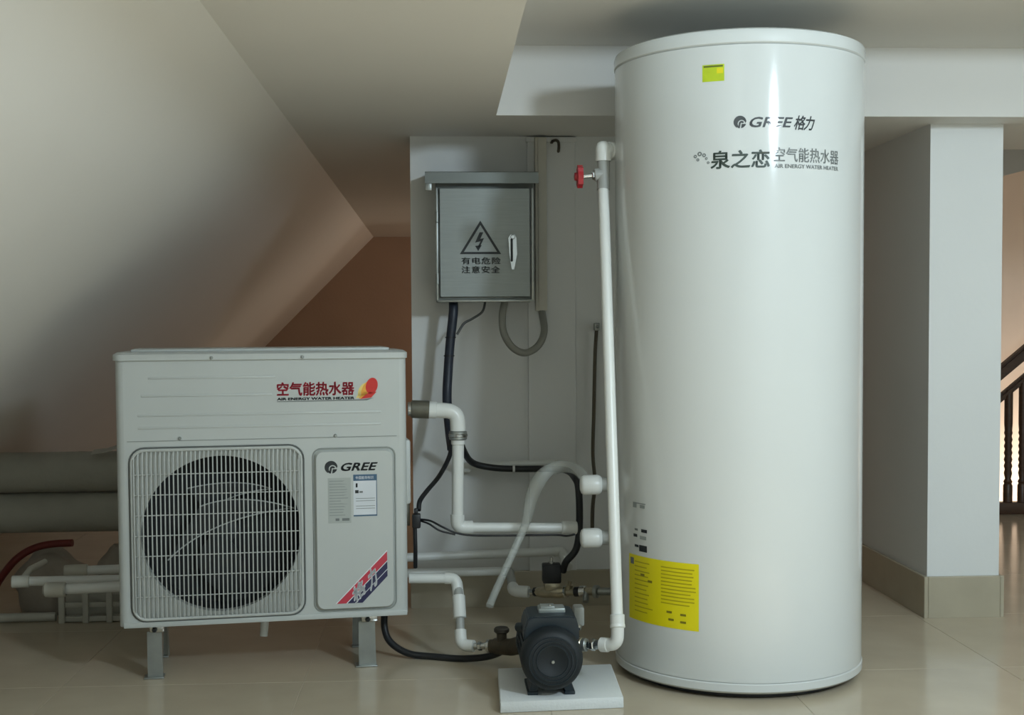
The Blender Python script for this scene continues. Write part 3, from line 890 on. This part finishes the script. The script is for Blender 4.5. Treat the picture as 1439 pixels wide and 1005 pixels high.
inl = thing('pump_inlet_pipe', 'white pipe from lower heat pump side dropping to the pump inlet', 'pipe', (.05, 3.75, .03))
pipe_part('cross_pipe', [(-.10, 3.86, .241), (.020, 3.86, .2385)], .0150, pvc, inl)
pipe_part('elbow', [(.008, 3.86, .2388), (.043, 3.86, .238), (.0485, 3.842, .19)], .0172, pvc, inl, fr=.022)
pipe_part('flexible_neck', [(.0465, 3.85, .215), (.050, 3.83, .185)], .0145, pvc_grey, inl)
ring('coupling', (.049, 3.832, .192), (.052, 3.80, .130), .0195, pvc, inl)
ring('clear_sleeve', (.052, 3.802, .135), (.053, 3.78, .090), .0130, pvc_grey, inl)
pipe_part('elbow', [(.053, 3.785, .098), (.054, 3.765, .058), (.092, 3.748, .058)], .0178, pvc, inl, fr=.024)
ring('nipple', (.088, 3.75, .058), (.108, 3.742, .059), .0095, chrome, inl)
ring('union_nut', (.104, 3.744, .059), (.116, 3.738, .060), .0135, chrome, inl, 6)
ring('nipple', (.114, 3.739, .060), (.132, 3.73, .062), .0095, chrome, inl)
ring('flange_collar', (.130, 3.731, .062), (.142, 3.725, .063), .0185, chrome, inl)

PORTS = [('upper', 3.70, .538), ('lower', 3.70, .382)]
for nm, y, z in PORTS:
    t = thing('tank_port_fitting', 'white elbow fitting at the %s side port of the tank' % nm, 'fitting', (.44, y, z - .03), 0, 'elbow fittings on the tank side ports')
    bm = B(); tube(bm, [(.404, y, z), (.407, y, z), (.415, y, z), (.455, y - .002, z + .001), (.462, y - .002, z + .001), (.466, y - .002, z + .001)], [.016, .024, .029, .029, .026, .022], 24)
    link_mesh('elbow_body', bm, pvc, t, world=True)
    pipe_part('port_pipe', [(.460, y - .002, z + .001), (.512, y - .004, z + .003)], .021, pvc_grey, t)

# pipes lying behind the unit, coming out on both sides
bk1 = thing('long_wall_pipe', 'long white pipe low along the wall, upper of the pair behind heat pump', 'pipe', (-1.234, 4.25, .19))
pipe_part('long_pipe', [(-1.20, 4.255, .207), (.412, 4.48, .206)], .0155, pvc, bk1)
ring('end_coupling', (-1.238, 4.25, .207), (-1.165, 4.26, .207), .021, dustypvc, bk1)
pipe_part('drop_elbow', [(.395, 4.478, .206), (.425, 4.48, .206), (.436, 4.40, .165)], .0175, pvc, bk1, fr=.02)
bk2 = thing('long_wall_pipe', 'long white pipe behind heat pump leading down to the solenoid valve', 'pipe', (-1.348, 4.08, .19))
pipe_part('long_pipe', [(-1.33, 4.084, .208), (.215, 4.397, .155)], .0150, pvc, bk2)
ring('end_elbow', (-1.352, 4.08, .208), (-1.30, 4.09, .207), .0195, dustypvc, bk2)
pipe_part('end_stub', [(-1.325, 4.085, .208), (-1.315, 4.15, .235), (-1.29, 4.22, .245)], .010, dustypvc, bk2)
pipe_part('drop_pipe', [(.205, 4.395, .156), (.233, 4.40, .154), (.236, 4.215, .128)], .0150, pvc_grey, bk2, fr=.02)
pipe_part('elbow', [(.2355, 4.235, .132), (.2365, 4.20, .126), (.285, 4.182, .126)], .0195, pvc, bk2, fr=.02)
bk3 = thing('short_wall_pipe', 'short capped white pipe poking out low left of heat pump', 'pipe', (-1.226, 4.0, .18))
pipe_part('short_pipe', [(-1.20, 4.003, .197), (-.90, 4.045, .197)], .0165, pvc, bk3)
bm = lathe(B(), [(0, -1.232), (.014, -1.230), (.0225, -1.222), (.0235, -1.21), (.0235, -1.165), (.018, -1.16)], (0, 4.0, .197), 20, 'x')
link_mesh('end_cap', bm, dustypvc, bk3, world=True)
wp = thing('thin_wall_pipe', 'thin white pipe fixed on the wall just above the black cable', 'pipe', (.08, 4.52, .49))
pipe_part('pipe', [(.085, 4.505, .508), (.412, 4.505, .517)], .0135, pvc, wp)
bm = B(); tube(bm, [(.068, 4.505, .505), (.072, 4.505, .505), (.098, 4.505, .506), (.104, 4.505, .506)], [.010, .017, .019, .014], 16)
link_mesh('end_fitting', bm, pvc, wp, world=True)

# ================================================================ solenoid valve line
sv = thing('solenoid_valve', 'brass solenoid valve with black coil feeding the tank bottom', 'valve', (.36, 4.14, .10))
ring('nipple', (.282, 4.183, .126), (.306, 4.17, .128), .0095, chrome, sv)
ring('union_nut', (.300, 4.173, .127), (.312, 4.166, .129), .0145, black, sv, 6)
bm = B(); tube(bm, [(.308, 4.168, .129), (.318, 4.16, .130), (.33, 4.155, .131), (.385, 4.12, .137), (.395, 4.115, .138), (.402, 4.11, .139)], [.012, .017, .020, .020, .017, .012], 12)
box(bm, .333, .383, 4.115, 4.158, .142, .168, bev=.004)
link_mesh('brass_body', bm, brass, sv, world=True)
bm = B(); box(bm, .326, .386, 4.105, 4.155, .167, .229, bev=.005)
co_ = link_mesh('coil', bm, black, sv, world=True)
bm = lathe(B(), [(.011, .226), (.011, .234), (.0055, .236), (.0055, .247), (.002, .251), (0, .251)], (.356, 4.13, 0), 12)
link_mesh('coil_nut', bm, chrome, co_, world=True)
for (a, b_, r, m) in (((.398, 4.113, .138), (.404, 4.109, .139), .020, chrome), ((.404, 4.109, .139), (.43, 4.094, .142), .0125, brass), ((.428, 4.095, .142), (.444, 4.086, .144), .0165, black), ((.444, 4.086, .144), (.462, 4.076, .146), .019, chrome), ((.462, 4.076, .146), (.49, 4.06, .149), .0125, brass), ((.488, 4.061, .149), (.500, 4.054, .150), .021, galv), ((.50, 4.054, .150), (.66, 3.965, .165), .0125, galv)):
    ring('pipe_fitting', a, b_, r, m, sv, 12, .0015)
bm = B(); cyl(bm, (.408, 4.107, .139), (.412, 4.10, .165), .011, 12); cyl(bm, (.412, 4.10, .165), (.414, 4.098, .178), .006, 10)
link_mesh('test_tap', bm, brass, sv, world=True)
bm = B(); cyl(bm, (.462, 4.074, .146), (.458, 4.05, .118), .010, 12)
link_mesh('check_tap', bm, galv, sv, world=True)

# ================================================================ pump on its board
fb = B()
box(fb, .147, .472, 3.272, 3.60, 0.0, .030, bev=.003)
for v in fb.verts:
    v.co.x += (random.random() - .5) * .003 + (v.co.y - 3.27) * .03
    v.co.y += (v.co.x - .147) * .07
board = tag(link_mesh('foam_board', fb, foam), 'white foam board on floor beneath the pump', 'board')

pu = thing('circulation_pump', 'dark green electric circulation pump on white foam board', 'pump', (.285, 3.42, .030))
MC = (.285, .131)
bm = lathe(B(), [(0, 3.284), (.030, 3.284), (.034, 3.281), (.060, 3.281), (.070, 3.283), (.0785, 3.292), (.0815, 3.305), (.0815, 3.345), (.078, 3.346)], (MC[0], 0, MC[1]), 56, 'y')
fcov = link_mesh('fan_cover', bm, motor_d, pu, world=True)
for r in (.062, .052, .042):
    bm = lathe(B(), [(r - .002, 3.2815), (r - .001, 3.2785), (r + .001, 3.2785), (r + .002, 3.2815)], (MC[0], 0, MC[1]), 40, 'y')
    link_mesh('cover_ridge', bm, motor_m, fcov, world=True)
bm = lathe(B(), [(0, 3.279), (.004, 3.279), (.005, 3.284)], (MC[0] + .001, 0, MC[1] - .002), 12, 'y')
link_mesh('cover_screw', bm, galv, fcov, world=True)
bm = lathe(B(), [(.076, 3.343), (.076, 3.49), (.083, 3.492), (.083, 3.51), (.06, 3.512)], (MC[0], 0, MC[1]), 56, 'y')
for k in range(28):
    a = 2 * PI * k / 28
    c, s = math.cos(a), math.sin(a)
    if s > .55: continue
    p = [(MC[0] + c * .074 - s * .0015, MC[1] + s * .074 + c * .0015), (MC[0] + c * .074 + s * .0015, MC[1] + s * .074 - c * .0015), (MC[0] + c * .0815 + s * .0012, MC[1] + s * .0815 - c * .0012), (MC[0] + c * .0815 - s * .0012, MC[1] + s * .0815 + c * .0012)]
    prism(bm, p, 'y', 3.346, 3.49)
link_mesh('motor_body', bm, motor_m, pu, world=True)
bm = B()
prism(bm, [(.214, .170), (.360, .170), (.360, .205), (.352, .232), (.340, .237), (.236, .237), (.224, .232), (.214, .205)], 'y', 3.335, 3.465)
bmesh.ops.bevel(bm, geom=bm.edges[:], offset=.004, segments=2, affect='EDGES')
tb = link_mesh('terminal_box', bm, motor_m, pu, world=True)
bm = B(); box(bm, .256, .328, 3.375, 3.43, .234, .249, bev=.004); box(bm, .262, .300, 3.378, 3.42, .248, .2535, bev=.002)
link_mesh('name_plate', bm, mat('plate_grey', '9aa09c', .35, metal=.4), tb, world=True)
bm = lathe(B(), [(0, .252), (.003, .252), (.004, .248)], (.288, 3.39, .004), 10)
link_mesh('plate_screw', bm, chrome, tb, world=True)
bm = B(); cyl(bm, (.354, 3.35, .205), (.366, 3.345, .203), .008, 10)
link_mesh('cable_gland', bm, chrome, tb, world=True)
bm = B(); cyl(bm, (.222, 3.42, .19), (.205, 3.44, .185), .013, 14)
link_mesh('side_gland', bm, motor_m, tb, world=True)
bm = B()
box(bm, .222, .250, 3.325, 3.46, .030, .039, bev=.002); box(bm, .320, .348, 3.325, 3.46, .030, .039, bev=.002)
prism(bm, [(.226, .038), (.246, .038), (.262, .066), (.238, .078)], 'y', 3.33, 3.44)
prism(bm, [(.344, .038), (.324, .038), (.308, .066), (.332, .078)], 'y', 3.33, 3.44)
link_mesh('motor_foot', bm, motor_m, pu, world=True)
bm = lathe(B(), [(0, 3.512), (.07, 3.512), (.078, 3.53), (.078, 3.585), (.066, 3.605), (0, 3.612)], (MC[0], 0, MC[1] - .01), 40, 'y')
head = link_mesh('pump_head', bm, bronze, pu, world=True)
bm = B(); tube(bm, [(.342, 3.55, .132), (.352, 3.52, .134), (.368, 3.44, .135), (.374, 3.43, .136)], [.022, .022, .0195, .0195], 16)
link_mesh('outlet_neck', bm, bronze, pu, world=True)
bm = B(); tube(bm, [(.140, 3.725, .063), (.15, 3.72, .064), (.155, 3.717, .065), (.20, 3.68, .07), (.235, 3.62, .095), (.25, 3.58, .11)], [.020, .020, .024, .025, .026, .026], 16)
cyl(bm, (.172, 3.70, .066), (.172, 3.70, .112), .015, 14)
iv = link_mesh('inlet_valve', bm, bronze, pu, world=True)
bm = B(); cyl(bm, (.172, 3.70, .108), (.172, 3.70, .124), .0225, 16, .004)
link_mesh('valve_cap', bm, mat('dark_olive', '2b261c', .6), iv, world=True)
bm = B(); box(bm, .372, .402, 3.58, 3.63, .15, .205, bev=.006)
link_mesh('capacitor_housing', bm, pvc_grey, pu, world=True)
bm = B(); cyl(bm, (.34, 3.60, .12), (.386, 3.605, .17), .008, 10)
link_mesh('housing_arm', bm, bronze, pu, world=True)

# ================================================================ stair railing
rl = thing('stair_railing', 'dark wooden stair railing with turned balusters beyond the pillar', 'railing', (3.3, 6.56, 0))
YR = 6.56
def slopebar(z0, z1, y0, y1, name):
    bm = B()
    sl_ = .82
    x0, x1 = 2.45, 3.35
    zz = lambda x, z: z + (x - 2.912) * sl_
    prism(bm, [(x0, zz(x0, z0)), (x1, zz(x1, z0)), (x1, zz(x1, z1)), (x0, zz(x0, z1))], 'y', y0, y1)
    bmesh.ops.bevel(bm, geom=bm.edges[:], offset=.012, segments=2, affect='EDGES')
    return link_mesh(name, bm, wood, rl, world=True)
slopebar(.690, .768, YR - .03, YR + .03, 'handrail')
slopebar(.570, .618, YR - .022, YR + .022, 'upper_rail')
bm = B(); box(bm, 2.45, 3.40, YR - .035, YR + .035, 0.0, .062, bev=.006)
link_mesh('bottom_rail', bm, wood, rl, world=True)
for k in range(11):
    x = 2.517 + k * .077
    top = .600 + (x - 2.912) * .82
    L = top - .062
    prof = [(0, .055), (.024, .055), (.024, .15), (.019, .16), (.023, .17), (.015, .185), (.021, .215)]
    for q in range(6):
        z = .235 + q * .035
        if z + .02 < top - .06:
            prof += [(.0165, z), (.022, z + .017)]
    zl = prof[-1][1]
    prof += [(.019, zl + .012), (.0215, min(zl + .05, top - .03)), (.0215, top), (0, top)]
    if L < .25:
        prof = [(0, .055), (.022, .055), (.022, top), (0, top)]
    bm = lathe(B(), prof, (x, YR, 0), 14)
    link_mesh('baluster', bm, wood, rl, world=True)

# ================================================================ clutter at the left behind the unit
for nm, z, r in (('upper', .494, .0715), ('lower', .350, .0715)):
    t = thing('insulated_pipe', 'thick grey insulated pipe in dim left corner, %s of the two' % nm, 'pipe', (-.9, 4.62, z - r), 0, 'thick insulated pipes behind the heat pump')
    bm = B(); cyl(bm, (-1.585 - (.494 - z) * .6, 4.62, z), (-.115, 4.66, z), r, 28)
    link_mesh('lagging', bm, oldgrey, t, world=True)
    for x in (-1.28, -.75):
        bm = lathe(B(), [(r - .002, x - .012), (r + .0004, x - .010), (r + .0004, x + .010), (r - .002, x + .012)], (0, 4.632 , z), 28, 'x')
        link_mesh('lagging_strap', bm, oldgrey, t, world=True)
bm = B()
pp = [(-1.222, 4.56, .567), (-1.18, 4.56, .572), (-1.149, 4.56, .580), (-1.118, 4.56, .592)]
v0 = []
for (x, y, z) in pp:
    v0.append([bm.verts.new((x, y - .02, z - .004)), bm.verts.new((x, y + .02, z + .006)), bm.verts.new((x, y + .02, z + .0095)), bm.verts.new((x, y - .02, z))])
for i in range(3):
    for k in range(4):
        bm.faces.new((v0[i][k], v0[i][(k + 1) % 4], v0[i + 1][(k + 1) % 4], v0[i + 1][k]))
bm.faces.new(v0[0]); bm.faces.new(v0[-1])
tag(link_mesh('plastic_offcut', bm, dustypvc), 'small pale plastic offcut lying on the upper insulated pipe', 'offcut')

wire('red_hose', [(-1.575, 4.52, .016), (-1.545, 4.50, .11), (-1.49, 4.48, .185), (-1.446, 4.48, .225), (-1.395, 4.48, .250), (-1.335, 4.47, .262), (-1.270, 4.46, .266)], .013, dred, 'dark red hose curving over the clutter at the far left', 'hose')

def lump(name, c, rx, ry, rz, m, label, cat, seed, flat_=True):
    bm = B()
    bmesh.ops.create_icosphere(bm, subdivisions=4, radius=1)
    rg = random.Random(seed)
    ph = [(rg.random() * 6, rg.random() * 3 + 1.5, Vector((rg.random() - .5, rg.random() - .5, rg.random() - .5)).normalized()) for _ in range(9)]
    for v in bm.verts:
        d = v.co.normalized()
        k = 1 + sum(.05 * math.sin(p[0] + p[1] * 2.2 * d.dot(p[2])) for p in ph)
        v.co = Vector((c[0] + d.x * rx * k, c[1] + d.y * ry * k, max(c[2] + d.z * rz * k, .001)))
    return tag(link_mesh(name, bm, m, auto=180), label, cat)
lump('cement_sack', (-1.375, 4.585, .09), .125, .075, .145, sack, 'slumped dusty cement sack under the dark red hose', 'sack', 4)
lump('cement_sack', (-1.115, 4.585, .10), .115, .075, .140, sack, 'dusty sack slumped right behind the low white pipes', 'sack', 9)
tag(link_mesh('loose_pipe', cyl(B(), (-1.53, 4.43, .0160), (-1.325, 4.44, .0160), .0155, 16), dustypvc), 'loose white pipe lying on floor left of the small crate', 'pipe')
cr = thing('plastic_crate', 'small dusty white lattice crate on floor left of heat pump', 'crate', (-1.16, 4.44, 0))
for x in (-1.295, -1.215, -1.135, -1.055, -1.005):
    bm = B(); box(bm, x - .010, x + .010, 4.400, 4.412, 0, .108, bev=.002); link_mesh('upright_slat', bm, dustypvc, cr, world=True)
for z in (.012, .060, .104):
    bm = B(); box(bm, -1.305, -.995, 4.410, 4.420, z - .009, z + .009, bev=.002); link_mesh('cross_slat', bm, dustypvc, cr, world=True)
bm = B(); box(bm, -1.305, -.995, 4.42, 4.495, 0, .010, bev=.002); link_mesh('crate_floor', bm, dustypvc, cr, world=True)
bm = B(); box(bm, -1.305, -.995, 4.487, 4.497, 0, .113, bev=.002); link_mesh('back_panel', bm, dustypvc, cr, world=True)
